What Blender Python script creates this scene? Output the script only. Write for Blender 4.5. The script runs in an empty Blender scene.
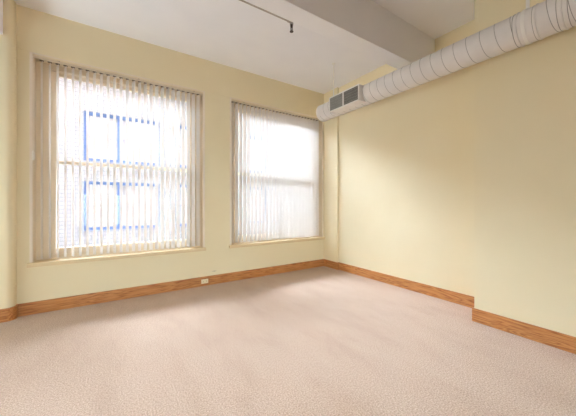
import bpy, bmesh, math, random
from mathutils import Vector, Matrix
random.seed(7)
PI = math.pi
S = bpy.context.scene
COL = S.collection

# ------------------------------------------------------------------ camera
cam_d = bpy.data.cameras.new('camera')
cam_d.sensor_width = 36.0
cam_d.lens = 271.0 / 576.0 * 36.0
cam_d.shift_y = -4.5 / 576.0
cam_d.clip_start = 0.02
cam = bpy.data.objects.new('camera', cam_d)
COL.objects.link(cam)
cam.location = (0, 0, 1.35)
cam.rotation_euler = (PI / 2, 0, -math.atan2(0.5505, 0.8348))
S.camera = cam

# ------------------------------------------------------------------ light
w = bpy.data.worlds.new('overcast_sky')
S.world = w
w.use_nodes = True
wn = w.node_tree.nodes['Background']
wn.inputs['Color'].default_value = (0.97, 1.07, 1.28, 1)
wn.inputs['Strength'].default_value = 46.0


def area(name, loc, rot, sx, sy, power, color):
    l = bpy.data.lights.new(name, 'AREA')
    l.shape = 'RECTANGLE'
    l.size, l.size_y, l.energy, l.color = sx, sy, power, color
    o = bpy.data.objects.new(name, l)
    COL.objects.link(o)
    o.location, o.rotation_euler = loc, rot
    return o


# unseen fill added low behind the camera, brightens the lower window wall
ra = area('low_fill', (0.6, -3.3, 1.1), (math.radians(74), 0, math.radians(-8)), 3.2, 1.2, 30, (0.92, 1.10, 1.15))
ra.data.spread = math.radians(70)
# unseen fill added at the closed left wall, aimed right and upward
area('side_fill', (-3.5, 3.2, 1.0), (0, -PI / 2 - 0.5, 0), 1.3, 2.2, 92, (0.93, 1.10, 1.16))

S.view_settings.view_transform = 'Standard'
S.view_settings.look = 'None'
S.view_settings.gamma = 1.0
S.view_settings.use_curve_mapping = False
S.view_settings.exposure = 0.15
S.cycles.max_bounces = 14
S.cycles.diffuse_bounces = 8
S.cycles.transparent_max_bounces = 24
S.cycles.use_denoising = True
S.cycles.sample_clamp_indirect = 12.0


# ------------------------------------------------------------------ materials
def mat(name):
    m = bpy.data.materials.new(name)
    m.use_nodes = True
    nt = m.node_tree
    b = nt.nodes['Principled BSDF']
    return m, nt, b


def rgb(*c):
    # sRGB 0-255 -> linear
    r = []
    for v in c:
        v = v / 255.0
        r.append(v / 12.92 if v <= 0.04045 else ((v + 0.055) / 1.055) ** 2.4)
    return (r[0], r[1], r[2], 1)


def node(nt, typ, **kw):
    n = nt.nodes.new(typ)
    for k, v in kw.items():
        if k in n.inputs:
            n.inputs[k].default_value = v
        else:
            setattr(n, k, v)
    return n


def ramp(nt, fac, stops):
    r = nt.nodes.new('ShaderNodeValToRGB')
    e = r.color_ramp.elements
    while len(e) < len(stops):
        e.new(0.5)
    for i, (p, c) in enumerate(stops):
        e[i].position = p
        e[i].color = c
    nt.links.new(fac, r.inputs['Fac'])
    return r


def coords(nt, scale=(1, 1, 1), rot=(0, 0, 0)):
    t = nt.nodes.new('ShaderNodeTexCoord')
    m = nt.nodes.new('ShaderNodeMapping')
    m.inputs['Scale'].default_value = scale
    m.inputs['Rotation'].default_value = rot
    nt.links.new(t.outputs['Object'], m.inputs['Vector'])
    return m.outputs['Vector']


def bump(nt, b, height, strength=0.2, dist=0.01):
    n = nt.nodes.new('ShaderNodeBump')
    n.inputs['Strength'].default_value = strength
    n.inputs['Distance'].default_value = dist
    nt.links.new(height, n.inputs['Height'])
    nt.links.new(n.outputs['Normal'], b.inputs['Normal'])


def painted(name, c1, c2, scale=1.5, rough=0.6, bstr=0.15, bscale=60, spec=0.3):
    m, nt, b = mat(name)
    v = coords(nt)
    n = node(nt, 'ShaderNodeTexNoise', Scale=scale, Detail=6.0)
    nt.links.new(v, n.inputs['Vector'])
    r = ramp(nt, n.outputs['Fac'], [(0.35, c1), (0.65, c2)])
    nt.links.new(r.outputs['Color'], b.inputs['Base Color'])
    b.inputs['Roughness'].default_value = rough
    b.inputs['Specular IOR Level'].default_value = spec
    if bstr:
        n2 = node(nt, 'ShaderNodeTexNoise', Scale=bscale, Detail=4.0)
        nt.links.new(v, n2.inputs['Vector'])
        bump(nt, b, n2.outputs['Fac'], bstr, 0.004)
    return m


M = {}
M['wall'] = painted('yellow_wall_paint', rgb(236, 223, 189), rgb(239, 227, 194), 1.2, 0.62, 0.12, 45)
M['ceiling'] = painted('ceiling_paint', rgb(241, 241, 247), rgb(245, 245, 250), 1.6, 0.75, 0.25, 14)
M['trim'] = painted('cream_trim_paint', rgb(232, 214, 180), rgb(238, 222, 190), 3, 0.4, 0.05, 40)
M['sill'] = painted('shaded_sill_tan', rgb(222, 199, 158), rgb(228, 206, 166), 3, 0.4, 0.05, 40)  # deeper tan puts the shade of the sill front into its colour
M['reveal'] = painted('tan_frame_paint', rgb(228, 212, 186), rgb(234, 219, 194), 3, 0.5, 0.05, 40)
M['bead'] = painted('pale_bead_paint', rgb(236, 222, 204), rgb(240, 228, 212), 3, 0.45, 0.05, 40)
M['duct'] = painted('white_duct_paint', rgb(226, 221, 219), rgb(232, 228, 226), 5, 0.5, 0.05, 30)
M['seam'] = painted('seam_shadow_paint', rgb(158, 152, 150), rgb(172, 167, 165), 8, 0.6, 0, 30)
M['strap'] = painted('strap_paint', rgb(240, 238, 234), rgb(235, 232, 228), 8, 0.5, 0, 30)
M['grille'] = painted('grey_grille_metal', rgb(150, 147, 143), rgb(160, 157, 152), 8, 0.5, 0, 30)
M['grille_dark'] = painted('grille_backing', rgb(70, 67, 64), rgb(80, 77, 73), 8, 0.7, 0, 30)
M['pipe'] = painted('grey_pipe_paint', rgb(170, 162, 158), rgb(180, 172, 168), 8, 0.5, 0, 30)
M['bronze'] = painted('dark_sprinkler_metal', rgb(60, 48, 46), rgb(80, 66, 60), 20, 0.4, 0, 30)
M['outlet'] = painted('ivory_plastic', rgb(236, 224, 192), rgb(240, 228, 198), 20, 0.35, 0, 30)
M['slot'] = painted('outlet_slot', rgb(60, 50, 40), rgb(70, 60, 48), 20, 0.6, 0, 30)
M['rail'] = painted('headrail_plastic', rgb(214, 200, 176), rgb(220, 207, 184), 20, 0.4, 0, 30)
M['carrier_and_shade'] = painted('carrier_plastic_and_shade', rgb(120, 108, 96), rgb(130, 118, 104), 20, 0.6, 0, 30)
M['cord'] = painted('cord_plastic', rgb(236, 226, 212), rgb(240, 232, 220), 20, 0.4, 0, 30)


def wall_with_scuff():
    m = painted('yellow_wall_paint_scuffed', rgb(236, 223, 189), rgb(239, 227, 194), 1.2, 0.62, 0.12, 45)
    nt = m.node_tree
    b = nt.nodes['Principled BSDF']
    src = b.inputs['Base Color'].links[0].from_socket
    t = nt.nodes.new('ShaderNodeTexCoord')
    n = node(nt, 'ShaderNodeTexNoise', Scale=30.0, Detail=4.0)
    nt.links.new(t.outputs['Object'], n.inputs['Vector'])
    sub = node(nt, 'ShaderNodeVectorMath', operation='SUBTRACT')
    sub.inputs[1].default_value = (1.47, 4.48, 0.215)
    nt.links.new(t.outputs['Object'], sub.inputs[0])
    sc = node(nt, 'ShaderNodeVectorMath', operation='MULTIPLY')
    sc.inputs[1].default_value = (9, 0, 32)
    nt.links.new(sub.outputs[0], sc.inputs[0])
    ln = node(nt, 'ShaderNodeVectorMath', operation='LENGTH')
    nt.links.new(sc.outputs[0], ln.inputs[0])
    ad = node(nt, 'ShaderNodeMath', operation='ADD')
    nt.links.new(ln.outputs['Value'], ad.inputs[0])
    nt.links.new(n.outputs['Fac'], ad.inputs[1])
    r = ramp(nt, ad.outputs[0], [(0.55, (0.5, 0.5, 0.5, 1)), (1.0, (0, 0, 0, 1))])
    mx = node(nt, 'ShaderNodeMix', data_type='RGBA')
    nt.links.new(r.outputs['Color'], mx.inputs['Factor'])
    nt.links.new(src, mx.inputs['A'])
    mx.inputs['B'].default_value = rgb(150, 140, 112)
    nt.links.new(mx.outputs['Result'], b.inputs['Base Color'])
    return m


M['dark_wall'] = painted('low_bounce_wall_brown', rgb(120, 100, 78), rgb(128, 107, 84), 1.2, 0.6, 0.1, 30)  # dark tone added on the unseen rear wall to cut bounce light
M['wall_scuff'] = wall_with_scuff()


def carpet():
    m, nt, b = mat('pink_beige_carpet')
    v = coords(nt)
    fine = node(nt, 'ShaderNodeTexNoise', Scale=100.0, Detail=4.0, Roughness=0.75)
    nt.links.new(v, fine.inputs['Vector'])
    fr = ramp(nt, fine.outputs['Fac'], [(0.34, rgb(148, 125, 108)), (0.5, rgb(192, 168, 148)), (0.66, rgb(216, 193, 173))])
    v2 = coords(nt, (0.9, 0.35, 1), (0, 0, math.radians(38)))
    wear = node(nt, 'ShaderNodeTexNoise', Scale=3.6, Detail=7.0, Roughness=0.6)
    nt.links.new(v2, wear.inputs['Vector'])
    wr = ramp(nt, wear.outputs['Fac'], [(0.34, (0.89, 0.865, 0.84, 1)), (0.5, (0.97, 0.955, 0.945, 1)), (0.66, (1.0, 1.0, 1.0, 1))])
    mx = node(nt, 'ShaderNodeMix', data_type='RGBA', blend_type='MULTIPLY')
    mx.inputs['Factor'].default_value = 1.0
    nt.links.new(fr.outputs['Color'], mx.inputs['A'])
    nt.links.new(wr.outputs['Color'], mx.inputs['B'])
    nt.links.new(mx.outputs['Result'], b.inputs['Base Color'])
    b.inputs['Roughness'].default_value = 0.95
    b.inputs['Specular IOR Level'].default_value = 0.1
    b.inputs['Sheen Weight'].default_value = 0.15
    bump(nt, b, fine.outputs['Fac'], 0.35, 0.008)
    return m


M['carpet'] = carpet()


def oak(name, axis):
    """oak with the grain along X or Y"""
    m, nt, b = mat(name)
    s = (0.7, 8, 9) if axis == 'X' else (8, 0.7, 9)
    v = coords(nt, s)
    n = node(nt, 'ShaderNodeTexNoise', Scale=1.6, Detail=3.0, Distortion=0.6)
    nt.links.new(v, n.inputs['Vector'])
    mul = node(nt, 'ShaderNodeMath', operation='MULTIPLY')
    mul.inputs[1].default_value = 9.0
    nt.links.new(n.outputs['Fac'], mul.inputs[0])
    fr = node(nt, 'ShaderNodeMath', operation='PINGPONG')
    fr.inputs[1].default_value = 0.5
    nt.links.new(mul.outputs[0], fr.inputs[0])
    s2 = (3, 90, 110) if axis == 'X' else (90, 3, 110)
    v2 = coords(nt, s2)
    f = node(nt, 'ShaderNodeTexNoise', Scale=1.5, Detail=5.0)
    nt.links.new(v2, f.inputs['Vector'])
    mix = node(nt, 'ShaderNodeMath', operation='MULTIPLY_ADD')
    mix.inputs[1].default_value = 0.55
    nt.links.new(f.outputs['Fac'], mix.inputs[0])
    nt.links.new(fr.outputs[0], mix.inputs[2])
    r = ramp(nt, mix.outputs[0], [(0.22, rgb(140, 82, 40)), (0.42, rgb(180, 118, 66)), (0.85, rgb(202, 145, 88))])
    nt.links.new(r.outputs['Color'], b.inputs['Base Color'])
    b.inputs['Roughness'].default_value = 0.38
    bump(nt, b, f.outputs['Fac'], 0.1, 0.002)
    return m


M['oak_x'] = oak('oak_grain_x', 'X')
M['oak_y'] = oak('oak_grain_y', 'Y')


def slat_mat():
    m, nt, b = mat('translucent_vinyl_slat')
    out = nt.nodes['Material Output']
    nt.nodes.remove(b)
    v = coords(nt, (40, 40, 0.3))
    n = node(nt, 'ShaderNodeTexNoise', Scale=3.0, Detail=3.0)
    nt.links.new(v, n.inputs['Vector'])
    r = ramp(nt, n.outputs['Fac'], [(0.3, rgb(240, 234, 226)), (0.7, rgb(246, 241, 234))])
    d = nt.nodes.new('ShaderNodeBsdfDiffuse')
    t = nt.nodes.new('ShaderNodeBsdfTranslucent')
    t.inputs['Color'].default_value = rgb(240, 236, 232)
    nt.links.new(r.outputs['Color'], d.inputs['Color'])
    mx = nt.nodes.new('ShaderNodeMixShader')
    mx.inputs[0].default_value = 0.15
    nt.links.new(d.outputs[0], mx.inputs[1])
    nt.links.new(t.outputs[0], mx.inputs[2])
    nt.links.new(mx.outputs[0], out.inputs['Surface'])
    return m


M['slat'] = slat_mat()


def glass_mat():
    m, nt, b = mat('window_glass')
    out = nt.nodes['Material Output']
    nt.nodes.remove(b)
    t = nt.nodes.new('ShaderNodeBsdfTransparent')
    t.inputs['Color'].default_value = (0.95, 0.97, 0.97, 1)
    g = nt.nodes.new('ShaderNodeBsdfGlossy')
    g.inputs['Roughness'].default_value = 0.02
    fr = nt.nodes.new('ShaderNodeFresnel')
    fr.inputs['IOR'].default_value = 1.3
    mx = nt.nodes.new('ShaderNodeMixShader')
    nt.links.new(fr.outputs[0], mx.inputs[0])
    nt.links.new(t.outputs[0], mx.inputs[1])
    nt.links.new(g.outputs[0], mx.inputs[2])
    nt.links.new(mx.outputs[0], out.inputs['Surface'])
    return m


M['glass'] = glass_mat()


def brick_mat():
    m, nt, b = mat('white_painted_brick')
    v = coords(nt, (1, 1, 1), (PI / 2, 0, 0))
    br = node(nt, 'ShaderNodeTexBrick', Scale=1.0)
    br.inputs['Brick Width'].default_value = 0.42
    br.inputs['Row Height'].default_value = 0.16
    br.inputs['Mortar Size'].default_value = 0.016
    br.inputs['Color1'].default_value = rgb(136, 137, 139)
    br.inputs['Color2'].default_value = rgb(128, 129, 132)
    br.inputs['Mortar'].default_value = rgb(104, 106, 110)
    nt.links.new(v, br.inputs['Vector'])
    nt.links.new(br.outputs['Color'], b.inputs['Base Color'])
    b.inputs['Roughness'].default_value = 0.85
    return m


M['brick'] = brick_mat()
M['dark_brick'] = painted('low_bounce_brick', rgb(96, 78, 66), rgb(112, 92, 78), 1.0, 0.9, 0.2, 10)  # kept dark so the shading wall bounces little light across the street
M['blue'] = painted('blue_window_paint', rgb(70, 96, 140), rgb(76, 102, 146), 3, 0.5, 0, 30)
M['curtain'] = painted('pale_curtain', rgb(182, 184, 188), rgb(206, 208, 212), 0.9, 0.8, 0, 30)
M['muntin'] = painted('grey_sash_paint', rgb(150, 156, 168), rgb(160, 166, 176), 3, 0.6, 0, 30)
M['asphalt'] = painted('pale_concrete', rgb(170, 170, 168), rgb(190, 190, 188), 0.8, 0.9, 0.2, 20)


# ------------------------------------------------------------------ mesh helpers
def bx(bm, x0, x1, y0, y1, z0, z1):
    vs = [bm.verts.new(p) for p in ((x0, y0, z0), (x1, y0, z0), (x1, y1, z0), (x0, y1, z0),
                                    (x0, y0, z1), (x1, y0, z1), (x1, y1, z1), (x0, y1, z1))]
    for f in ((0, 3, 2, 1), (4, 5, 6, 7), (0, 1, 5, 4), (1, 2, 6, 5), (2, 3, 7, 6), (3, 0, 4, 7)):
        bm.faces.new([vs[i] for i in f])


def prism(bm, pts, z0, z1):
    """pts: counter-clockwise plan outline"""
    lo = [bm.verts.new((p[0], p[1], z0)) for p in pts]
    hi = [bm.verts.new((p[0], p[1], z1)) for p in pts]
    n = len(pts)
    bm.faces.new(lo[::-1])
    bm.faces.new(hi)
    for i in range(n):
        j = (i + 1) % n
        bm.faces.new((lo[i], lo[j], hi[j], hi[i]))


def cyl(bm, p0, p1, r0, r1=None, n=24, caps=True):
    r1 = r0 if r1 is None else r1
    p0, p1 = Vector(p0), Vector(p1)
    d = (p1 - p0).normalized()
    a = d.orthogonal().normalized()
    b = d.cross(a)
    A = [bm.verts.new(p0 + (a * math.cos(2 * PI * i / n) + b * math.sin(2 * PI * i / n)) * r0) for i in range(n)]
    B = [bm.verts.new(p1 + (a * math.cos(2 * PI * i / n) + b * math.sin(2 * PI * i / n)) * r1) for i in range(n)]
    for i in range(n):
        j = (i + 1) % n
        bm.faces.new((A[i], A[j], B[j], B[i]))
    if caps:
        bm.faces.new(A[::-1])
        bm.faces.new(B)


def lathe_y(bm, cx, cz, prof, n=48):
    """prof: list of (y, r); closes where r is 0"""
    rings = []
    for y, r in prof:
        if r < 1e-6:
            rings.append([bm.verts.new((cx, y, cz))])
        else:
            rings.append([bm.verts.new((cx + r * math.cos(2 * PI * i / n), y, cz + r * math.sin(2 * PI * i / n))) for i in range(n)])
    for A, B in zip(rings, rings[1:]):
        for i in range(n):
            j = (i + 1) % n
            if len(A) == 1:
                bm.faces.new((A[0], B[i], B[j]))
            elif len(B) == 1:
                bm.faces.new((A[i], B[0], A[j]))
            else:
                bm.faces.new((A[i], B[i], B[j], A[j]))


def obj(name, bm, m, parent=None, bevel=0, smooth=False):
    bmesh.ops.recalc_face_normals(bm, faces=bm.faces)
    me = bpy.data.meshes.new(name)
    bm.to_mesh(me)
    bm.free()
    if smooth:
        for p in me.polygons:
            p.use_smooth = True
    me.materials.append(m)
    o = bpy.data.objects.new(name, me)
    COL.objects.link(o)
    if parent:
        o.parent = parent
        o.matrix_parent_inverse = Matrix.Translation(-parent.location)
    if bevel:
        md = o.modifiers.new('bevel', 'BEVEL')
        md.width = bevel
        md.segments = 2
        md.limit_method = 'ANGLE'
    if smooth:
        md = o.modifiers.new('split', 'EDGE_SPLIT')
        md.split_angle = math.radians(40)
    return o


def struct(name, bm, m, parent=None, **kw):
    o = obj(name, bm, m, parent, **kw)
    if not parent:
        o['kind'] = 'structure'
    return o


def thing(name, label, cat, loc, group=None):
    o = bpy.data.objects.new(name, None)
    COL.objects.link(o)
    o.location = loc
    o.empty_display_size = 0.1
    o['label'] = label
    o['category'] = cat
    if group:
        o['group'] = group
    return o


def one_box(*a):
    bm = bmesh.new()
    bx(bm, *a)
    return bm


# ------------------------------------------------------------------ dimensions (metres)
YW = 4.48          # window wall, room face
YO = 4.90          # its outer face
HC = 3.72          # ceiling
XR = 3.925         # right wall
XS, YS = 3.50, 1.42    # nearer right wall stands forward of it
SHADE_TOP = 38.0      # unseen upper wall, height set to keep sky light off the facade opposite
XL, YB = -3.60, -8.00  # out of view
BH, BT = 0.150, 0.018  # skirting
WIN = [(-0.787, 1.292), (1.767, 3.846), (-3.341, -1.262)]
WZ0, WZ1 = 0.625, 3.175

# ------------------------------------------------------------------ room shell
struct('floor', one_box(XL - .2, XR + .2, YB - .2, YO, -0.12, 0.0), M['carpet'])
struct('ceiling', one_box(XL - .2, XR + .2, YB - .2, YO, HC, HC + 0.15), M['ceiling'])

bm = bmesh.new()
xs = sorted(WIN)
bx(bm, XL - .2, XR + .2, YW, YO, 0, WZ0)
bx(bm, XL - .2, XR + .2, YW, YO, WZ1, HC)
edges = [XL - .2] + [e for wv in xs for e in wv] + [XR + .2]
for a, b in zip(edges[0::2], edges[1::2]):
    bx(bm, a, b, YW, YO, WZ0, WZ1)
bx(bm, XL, 3.885, YW - 0.005, YW, WZ1 + 0.022, HC)      # plaster above the openings stands slightly forward
struct('wall_back', bm, M['wall_scuff'])

struct('wall_right', one_box(XR, XR + .2, YB, YW, 0, HC), M['wall'])
struct('wall_right_near', one_box(XS, XR, YB, YS, 0, HC), M['wall'])
struct('wall_left', one_box(XL - .2, XL, YB, YW, 0, HC), M['wall'])
struct('wall_front', one_box(XL - .2, XS, YB - .2, YB, 0, HC), M['dark_wall'])

# corner pilaster on the right wall beside the second window
struct('corner_pilaster', one_box(3.885, XR, 4.06, YW, 0, HC), M['wall'])


# rounded pilaster between the windows at the left edge of the view
def rounded(x0, x1, y0, y1, r, n=8):
    pts = [(x1, y1), (x0, y1)]
    for cx, cy, a0 in ((x0 + r, y0 + r, PI), (x1 - r, y0 + r, 1.5 * PI)):
        for k in range(n + 1):
            a = a0 + (PI / 2) * k / n
            pts.append((cx + r * math.cos(a), cy + r * math.sin(a)))
    return pts


bm = bmesh.new()
prism(bm, rounded(-1.145, -0.922, 4.365, YW, 0.07), 0, HC)
struct('round_pilaster', bm, M['wall'], smooth=True)
bm = bmesh.new()
prism(bm, rounded(-1.145 - .014, -0.922 + .014, 4.365 - .014, YW, 0.08), 0, BH)
struct('baseboard_pilaster', bm, M['oak_x'], smooth=True)

# ceiling beams
struct('ceiling_beam', one_box(XL, XR, 2.10, 2.31, 3.22, HC), M['ceiling'], bevel=0.004)
struct('side_beam', one_box(-1.42, -1.010, 2.31, 4.365, 3.27, HC), M['ceiling'], bevel=0.004)


# skirting boards with a small eased top edge
def skirting(name, pts, m):
    bm = bmesh.new()
    prism(bm, pts, 0, BH)
    struct(name, bm, m, bevel=0.003)


skirting('baseboard_back', [(-0.909, YW - BT), (3.885, YW - BT), (3.885, YW), (-0.909, YW)], M['oak_x'])
skirting('baseboard_corner', [(3.885 - BT, 4.06 - BT), (3.885, 4.06 - BT), (3.885, YW - BT), (3.885 - BT, YW - BT)], M['oak_y'])
skirting('baseboard_right', [(XR - BT, YS), (XR, YS), (XR, 4.06), (3.885, 4.06), (3.885, 4.06 - BT), (XR - BT, 4.06 - BT)], M['oak_y'])
skirting('baseboard_right_near', [(XS - BT, YB), (XS, YB), (XS, YS), (XR - BT, YS), (XR - BT, YS + BT), (XS - BT, YS + BT)], M['oak_y'])


# ------------------------------------------------------------------ windows
def window(idx, x0, x1):
    root = bpy.data.objects.new('window_%d' % idx, None)
    COL.objects.link(root)
    root.location = (x0, YW, WZ0)
    root['kind'] = 'structure'
    # tan frame that lines the opening and the fixed margin round the sashes
    y0, y1 = YW + 0.19, YW + 0.27
    gx0, gx1, gz0, gz1 = x0 + 0.20, x1 - 0.20, 0.76, 3.05
    bm = bmesh.new()
    bx(bm, x0, x0 + 0.13, y0 - .02, y1 + .03, WZ0, WZ1)
    bx(bm, x1 - 0.13, x1, y0 - .02, y1 + .03, WZ0, WZ1)
    bx(bm, x0 + 0.13, x1 - 0.13, y0 - .02, y1 + .03, gz1 + 0.05, WZ1)
    bx(bm, x0 + 0.13, x1 - 0.13, y0 - .02, y1 + .03, WZ0, gz0 - 0.08)
    # linings of the reveal
    bx(bm, x0, x0 + 0.012, YW + .004, y0 - .02, WZ0, WZ1)
    bx(bm, x1 - 0.012, x1, YW + .004, y0 - .02, WZ0, WZ1)
    bx(bm, x0 + .012, x1 - .012, YW + .004, y0 - .02, WZ1 - 0.01, WZ1)
    obj('window_frame', bm, M['reveal'], root, bevel=0.003)
    zm = 1.90
    for nm, za, zb, ya in (('lower_sash', gz0 - 0.08, zm + 0.022, y0), ('upper_sash', zm - 0.022, gz1 + 0.05, y0 + 0.045)):
        bm = bmesh.new()
        yb = ya + 0.04
        bt = 0.08 if nm == 'lower_sash' else 0.044
        tt = 0.044 if nm == 'lower_sash' else 0.05
        bx(bm, x0 + 0.13, gx0, ya, yb, za, zb)
        bx(bm, gx1, x1 - 0.13, ya, yb, za, zb)
        bx(bm, gx0, gx1, ya, yb, za, za + bt)
        bx(bm, gx0, gx1, ya, yb, zb - tt, zb)
        s = obj('sash', bm, M['reveal'], root, bevel=0.003)
        obj('pane', one_box(gx0, gx1, ya + .017, ya + .023, za + bt, zb - tt), M['glass'], s)
    # stool: a board that overhangs the wall
    bm = bmesh.new()
    bx(bm, x0 - 0.040, x1 + 0.030, YW - 0.052, YW, WZ0 - 0.046, WZ0 + 0.004)
    bx(bm, x0, x1, YW, y0 - .02, WZ0, WZ0 + 0.004)
    obj('window_sill', bm, M['sill'], root, bevel=0.003)
    bm = bmesh.new()
    bx(bm, x0 - 0.022, x0 + 0.004, YW - 0.008, YW + 0.004, WZ0 + .004, WZ1 + 0.004)
    bx(bm, x1 - 0.004, x1 + 0.022, YW - 0.008, YW + 0.004, WZ0 + .004, WZ1 + 0.004)
    bx(bm, x0 - 0.022, x1 + 0.022, YW - 0.008, YW + 0.004, WZ1 + 0.004, WZ1 + 0.020)
    obj('window_bead', bm, M['bead'], root, bevel=0.002)
    return root


for i, (a, b) in enumerate(WIN):
    window(i + 1, a, b)


# ------------------------------------------------------------------ vertical blinds
SLAT_W, PITCH = 0.089, 0.077


def slat_mesh(length, TILT):
    """curved vinyl vane hanging from z = 0, with a rounded hanger tab on top"""
    bm = bmesh.new()
    n = 6
    c, s = math.cos(TILT), math.sin(TILT)

    def pt(t, z):            # t along the vane: -1 room side, +1 window side
        a = t * SLAT_W / 2
        bow = 0.006 * (1 - t * t)
        return (-a * s + bow * c, a * c + bow * s, z)
    rows = [[bm.verts.new(pt(-1 + 2 * i / n, z)) for i in range(n + 1)] for z in (-0.012, -length)]
    tab = [bm.verts.new(pt(-0.35 + 0.7 * i / 4, 0.012)) for i in range(5)]
    for i in range(n):
        bm.faces.new((rows[0][i], rows[1][i], rows[1][i + 1], rows[0][i + 1]))
    bm.faces.new([rows[0][1], rows[0][2], rows[0][3], rows[0][4], rows[0][5]] + tab[::-1])
    me = bpy.data.meshes.new('slat')
    bm.to_mesh(me)
    bm.free()
    for p in me.polygons:
        p.use_smooth = True
    me.materials.append(M['slat'])
    return me


SLAT_LEN = WZ1 - 0.048 - (WZ0 + 0.022)
YBL = YW + 0.055


def blind(x0, x1, label, first, cordside, tilt):
    SLAT_ME = slat_mesh(SLAT_LEN, math.radians(tilt))
    root = thing('vertical_blind', label, 'blind', ((x0 + x1) / 2, YBL, WZ1), 'vertical blinds in the windows')
    bm = bmesh.new()
    bx(bm, x0 + .006, x1 - .014, YBL - 0.032, YBL + 0.02, WZ1 - 0.030, WZ1 - 0.002)
    bx(bm, x0 + .006, x1 - .014, YBL - 0.036, YBL - 0.032, WZ1 - 0.026, WZ1 - 0.006)
    obj('headrail', bm, M['rail'], root, bevel=0.002)
    n = int((x1 - 0.06 - first) / PITCH) + 1
    for k in range(n):
        x = first + k * PITCH
        o = bpy.data.objects.new('slat', SLAT_ME)
        COL.objects.link(o)
        o.parent = root
        o.location = (x - root.location.x, 0, -0.048 + 0.006)
        o.rotation_euler = (0, 0, random.uniform(-0.03, 0.03))
        cb = one_box(x - 0.020, x + 0.020, YBL - 0.012, YBL + 0.012, WZ1 - 0.040, WZ1 - 0.030)  # carrier made wide and dark to stand in for shadow above the slats
        obj('carrier_and_shade', cb, M['carrier_and_shade'], root)
    # valance clips
    for q in (0.12, 0.55, 0.93):
        xc = x0 + (x1 - x0) * q
        obj('mounting_clip', one_box(xc - .012, xc + .012, YBL - 0.042, YBL - 0.036, WZ1 - 0.012, WZ1 + 0.002), M['carrier_and_shade'], root)
    if cordside:
        xc = x0 + 0.014
        bm = bmesh.new()
        cyl(bm, (xc - .003, YW - 0.006, WZ1 - 0.02), (xc - .003, YW - 0.006, 1.98), 0.0022, n=8)
        cyl(bm, (xc + .006, YW - 0.006, WZ1 - 0.02), (xc + .006, YW - 0.006, 1.98), 0.0022, n=8)
        o = obj('pull_cord', bm, M['cord'], root)
        bm = bmesh.new()
        cyl(bm, (xc, YW - 0.006, 2.00), (xc, YW - 0.006, 1.97), 0.007, 0.013, n=16)
        cyl(bm, (xc, YW - 0.006, 1.97), (xc, YW - 0.006, 1.88), 0.013, 0.013, n=16)
        obj('cord_weight', bm, M['cord'], o, smooth=True)
    return root


blind(WIN[0][0], WIN[0][1], 'white vertical blind with a hanging cord weight, in the left window', -0.707, True, 23)
blind(WIN[1][0], WIN[1][1], 'white vertical blind in the right window, beside the round duct end', WIN[1][0] + 0.05, False, 14)

# ------------------------------------------------------------------ air duct
DX, DZ, DR = 3.17, 2.953, 0.143
DY0, DY1 = YB + 0.01, 3.70
duct = thing('air_duct', 'white painted round spiral duct hung along the right wall', 'duct', (DX, DY1, DZ))
bm = bmesh.new()
lathe_y(bm, DX, DZ, [(DY0, 0.0), (DY0, DR), (DY1 - 0.02, DR)], 64)
obj('duct_pipe', bm, M['duct'], duct, smooth=True)
bm = bmesh.new()
lathe_y(bm, DX, DZ, [(DY1 - 0.06, DR + .0005), (DY1 - 0.06, DR + .004), (DY1 - 0.008, DR + .004), (DY1, DR - .004), (DY1 + 0.002, DR - .02), (DY1 + 0.002, 0.0)], 64)
obj('end_cap', bm, M['duct'], duct, smooth=True)
# the helical lock seam
bm = bmesh.new()
P = 0.1225
turns_y0, turns_y1 = -1.6, 3.62
N = int((turns_y1 - turns_y0) / P * 40)
prev = None
for i in range(N + 1):
    y = turns_y0 + (turns_y1 - turns_y0) * i / N
    a = -2 * PI * (y - 1.773) / P - PI / 2 - 0.45
    rad = Vector((math.cos(a), 0, math.sin(a)))
    ring = []
    for dy, dr in ((-0.0034, -0.002), (-0.0018, 0.0016), (0.0018, 0.0016), (0.0034, -0.002)):
        v = rad * (DR + dr)
        ring.append(bm.verts.new((DX + v.x, y + dy, DZ + v.z)))
    if prev and not (0.745 < y < 0.93):
        for q in range(3):
            bm.faces.new((prev[q], prev[q + 1], ring[q + 1], ring[q]))
    prev = ring
obj('seam', bm, M['seam'], duct)
# slip joints between duct lengths, each with two raised beads
for ya, yb in ((0.760, 0.913), (-0.02, 0.13), (0.594, 0.624)):
    bm = bmesh.new()
    pr = [(ya, DR - .001), (ya, DR + .002)]
    for c in ((ya + .012, yb - .012) if yb - ya > .05 else ((ya + yb) / 2,)):
        for k in range(7):
            t = k / 6 * PI
            pr.append((c - 0.005 * math.cos(t), DR + .002 + 0.006 * math.sin(t)))
    pr += [(yb, DR + .002), (yb, DR - .001)]
    lathe_y(bm, DX, DZ, pr, 64)
    obj('joint_band', bm, M['duct'], duct, smooth=True)
for yr in (0.792, 0.928, 0.640, 0.575, 0.145, -0.035):
    bm = bmesh.new()
    lathe_y(bm, DX, DZ, [(yr - .0025, DR + .0005), (yr - .001, DR + .0035), (yr + .001, DR + .0035), (yr + .0025, DR + .0005)], 64)
    obj('joint_groove', bm, M['seam'], duct)
# strap hanger round the duct
bm = bmesh.new()
lathe_y(bm, DX, DZ, [(0.842, DR + .004), (0.842, DR + .0065), (0.868, DR + .0065), (0.868, DR + .004)], 64)
bx(bm, DX - 0.004, DX + 0.004, 0.842, 0.868, DZ + DR + .003, HC)
obj('hanger_strap', bm, M['strap'], duct)
# rod hanger at the grille
bm = bmesh.new()
cyl(bm, (DX, 3.405, DZ + DR - 0.01), (DX, 3.405, HC), 0.009, n=12)
cyl(bm, (DX, 3.405, HC - 0.008), (DX, 3.405, HC), 0.03, n=20)
obj('hanger_rod', bm, M['strap'], duct)
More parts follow.
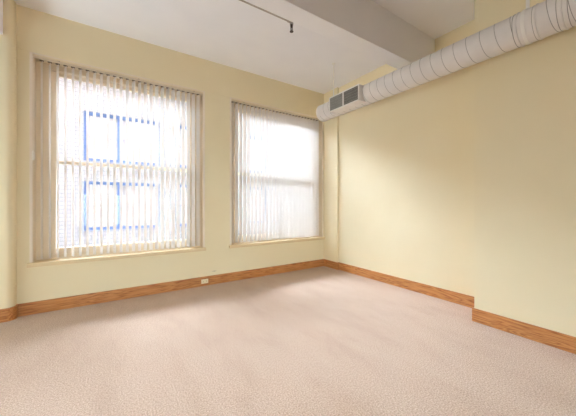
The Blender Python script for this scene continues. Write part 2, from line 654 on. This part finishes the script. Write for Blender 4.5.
# supply register on the room side of the duct
GX = 2.955
gy0, gy1, gz0, gz1 = 2.65, 3.28, 2.813, 3.051
bm = bmesh.new()
bx(bm, GX + 0.004, GX + 0.16, gy0 + .004, gy1 - .004, gz0 + .004, gz1 - .004)
reg = obj('register_box', bm, M['duct'], duct, bevel=0.002)
bm = bmesh.new()
f = 0.020
bx(bm, GX - .004, GX + .006, gy0, gy1, gz0, gz0 + f)
bx(bm, GX - .004, GX + .006, gy0, gy1, gz1 - f, gz1)
bx(bm, GX - .004, GX + .006, gy0, gy0 + f, gz0 + f, gz1 - f)
bx(bm, GX - .004, GX + .006, gy1 - f, gy1, gz0 + f, gz1 - f)
ym = (gy0 + gy1) / 2
bx(bm, GX - .004, GX + .006, ym - .013, ym + .013, gz0 + f, gz1 - f)
obj('register_frame', bm, M['strap'], reg, bevel=0.002)
for ya, yb, ang in ((gy0 + f, ym - .013, 0.95), (ym + .013, gy1 - f, 0.35)):
    bm = bmesh.new()
    bx(bm, GX + 0.001, GX + 0.0035, ya, yb, gz0 + f, gz1 - f)
    obj('register_backing', bm, M['grille_dark'], reg)
    bm = bmesh.new()
    nb = 14
    for k in range(nb):
        yc = ya + (k + .5) * (yb - ya) / nb
        wd = 0.0035 if ang > .6 else 0.0062
        bx(bm, GX - .003, GX + .001, yc - wd, yc + wd, gz0 + f, gz1 - f)
    for k in range(5):
        zc = gz0 + f + (k + .5) * (gz1 - gz0 - 2 * f) / 5
        bx(bm, GX - .0035, GX - .0005, ya, yb, zc - .0015, zc + .0015)
    obj('louvre', bm, M['grille'], reg)

# ------------------------------------------------------------------ sprinkler line beside the beam
px_, py_, pz_ = 1.58, 2.328, 3.235
sp = thing('fire_sprinkler', 'thin grey sprinkler pipe with a dark head beside the ceiling beam', 'sprinkler', (px_, py_, pz_))
bm = bmesh.new()
cyl(bm, (XL, py_, pz_), (px_ - .02, py_, pz_), 0.0135, n=16)
obj('pipe', bm, M['pipe'], sp, smooth=True)
bm = bmesh.new()
cyl(bm, (px_ - .045, py_, pz_), (px_ - .005, py_, pz_), 0.018, n=16)
cyl(bm, (px_, py_, pz_ + .018), (px_, py_, pz_ - .03), 0.018, n=16)
obj('elbow', bm, M['pipe'], sp, smooth=True)
bm = bmesh.new()
cyl(bm, (px_, py_, pz_ - .03), (px_, py_, pz_ - .055), 0.014, n=6)
for sgn in (-1, 1):
    cyl(bm, (px_ + sgn * .010, py_, pz_ - .055), (px_ + sgn * .011, py_, pz_ - .085), 0.0035, n=8)
    cyl(bm, (px_ + sgn * .011, py_, pz_ - .085), (px_, py_, pz_ - .098), 0.0035, n=8)
cyl(bm, (px_, py_, pz_ - .055), (px_, py_, pz_ - .098), 0.003, n=8)
cyl(bm, (px_, py_, pz_ - .098), (px_, py_, pz_ - .103), 0.019, 0.019, n=20)
obj('sprinkler_head', bm, M['bronze'], sp)

# ------------------------------------------------------------------ outlet set in the skirting
yo = YW - BT
out = thing('power_outlet', 'ivory duplex power outlet set sideways in the oak baseboard', 'outlet', (1.305, yo, 0.075))
bm = bmesh.new()
bx(bm, 1.250, 1.364, yo - .006, yo, 0.040, 0.110)
obj('cover_plate', bm, M['outlet'], out, bevel=0.003)
for cx in (1.281, 1.333):
    bm = bmesh.new()
    pts = [(cx + 0.017 * math.cos(2 * PI * k / 20), 0.075 + 0.014 * math.sin(2 * PI * k / 20)) for k in range(20)]
    lo = [bm.verts.new((p[0], yo - .006, p[1])) for p in pts]
    hi = [bm.verts.new((p[0], yo - .009, p[1])) for p in pts]
    bm.faces.new(hi)
    for k in range(20):
        bm.faces.new((lo[k], lo[(k + 1) % 20], hi[(k + 1) % 20], hi[k]))
    rc = obj('receptacle', bm, M['outlet'], out)
    bm = bmesh.new()
    bx(bm, cx - .006, cx + .004, yo - .0098, yo - .009, 0.080, 0.0825)
    bx(bm, cx - .006, cx + .004, yo - .0098, yo - .009, 0.0675, 0.070)
    cyl(bm, (cx + .010, yo - .009, 0.075), (cx + .010, yo - .0098, 0.075), 0.0025, n=10)
    obj('socket_slots', bm, M['slot'], rc)

# ------------------------------------------------------------------ the building across the street
FY = 14.0
bld = thing('brick_building', 'white brick building with blue-framed windows seen through the blinds', 'building', (4, FY, -9))
cols = [-0.89 + 3.68 * k for k in range(-3, 7)]
WW = 2.86
rows = [(3.13, 5.20), (0.21, 2.28), (-2.71, -0.64)]
X0, X1, ZB, ZT = -45.0, 50.0, -9.0, 6.6
bm = bmesh.new()
rz = sorted(rows)
zs = [ZB] + [v for r in rz for v in r] + [ZT]
for a, b in zip(zs[0::2], zs[1::2]):
    bx(bm, X0, X1, FY, FY + 0.4, a, b)
ex = [X0] + [v for c in cols for v in (c, c + WW)] + [X1]
for (za, zb) in rows:
    for a, b in zip(ex[0::2], ex[1::2]):
        bx(bm, a, b, FY, FY + 0.4, za, zb)
bx(bm, X0, X1, FY + 0.4, FY + 8, ZB, ZT - 0.4)
obj('wall', bm, M['brick'], bld)
obj('parapet', one_box(X0 - .1, X1 + .1, FY - .12, FY + .5, ZT, ZT + .25), M['brick'], bld)
fw_me = None
for (za, zb) in rows:
    for c in cols:
        if fw_me is None:
            bm = bmesh.new()
            H_ = zb - za
            t = 0.10
            bx(bm, 0, t, 0.10, 0.22, 0, H_)
            bx(bm, WW - t, WW, 0.10, 0.22, 0, H_)
            bx(bm, WW * .447 - .09, WW * .447 + .09, 0.10, 0.22, 0, H_)
            bx(bm, 0, WW, 0.09, 0.21, H_ - 0.12, H_)
            bx(bm, 0, WW, 0.09, 0.21, 0, 0.13)
            fo = obj('window', bm, M['blue'], bld)
            fw_me = fo.data
            bm = bmesh.new()
            bx(bm, t, WW - t, 0.14, 0.20, H_ / 2 - .03, H_ / 2 + .03)
            mo = obj('sash_rail', bm, M['muntin'], None)
            mu_me = mo.data
            bm = bmesh.new()
            prev = None
            n = 90
            for k in range(n + 1):
                xx = t + (WW - 2 * t) * k / n
                yy = 0.26 + 0.014 * math.sin(k * 1.3)
                cur = (bm.verts.new((xx, yy, 0.1)), bm.verts.new((xx, yy, H_ - .1)))
                if prev:
                    bm.faces.new((prev[0], cur[0], cur[1], prev[1]))
                prev = cur
            co = obj('curtain', bm, M['curtain'], None)
            cu_me = co.data
        else:
            fo = bpy.data.objects.new('window', fw_me)
            COL.objects.link(fo)
            fo.parent = bld
            mo = bpy.data.objects.new('sash_rail', mu_me)
            COL.objects.link(mo)
            co = bpy.data.objects.new('curtain', cu_me)
            COL.objects.link(co)
        fo.matrix_parent_inverse = Matrix()
        fo.location = (c - 4, 0, za + 9)
        for q in (mo, co):
            q.parent = fo
            q.matrix_parent_inverse = Matrix()
            q.location = (0, 0, 0)
g = one_box(-45, 50, 4.95, FY, -9.2, -9.0)
bm = bmesh.new()
bx(bm, -45, 50, 4.60, YO, HC + 0.15, SHADE_TOP)
bx(bm, -45, 50, 4.60, YO, -9.0, -0.12)
bx(bm, -45, XL - .2, 4.60, YO, -0.12, HC + 0.15)
bx(bm, XR + .2, 50, 4.60, YO, -0.12, HC + 0.15)
struct('outer_shade_wall', bm, M['dark_brick'])  # unseen wall added to shade the street and the facade opposite
struct('street_ground', g, M['asphalt'])
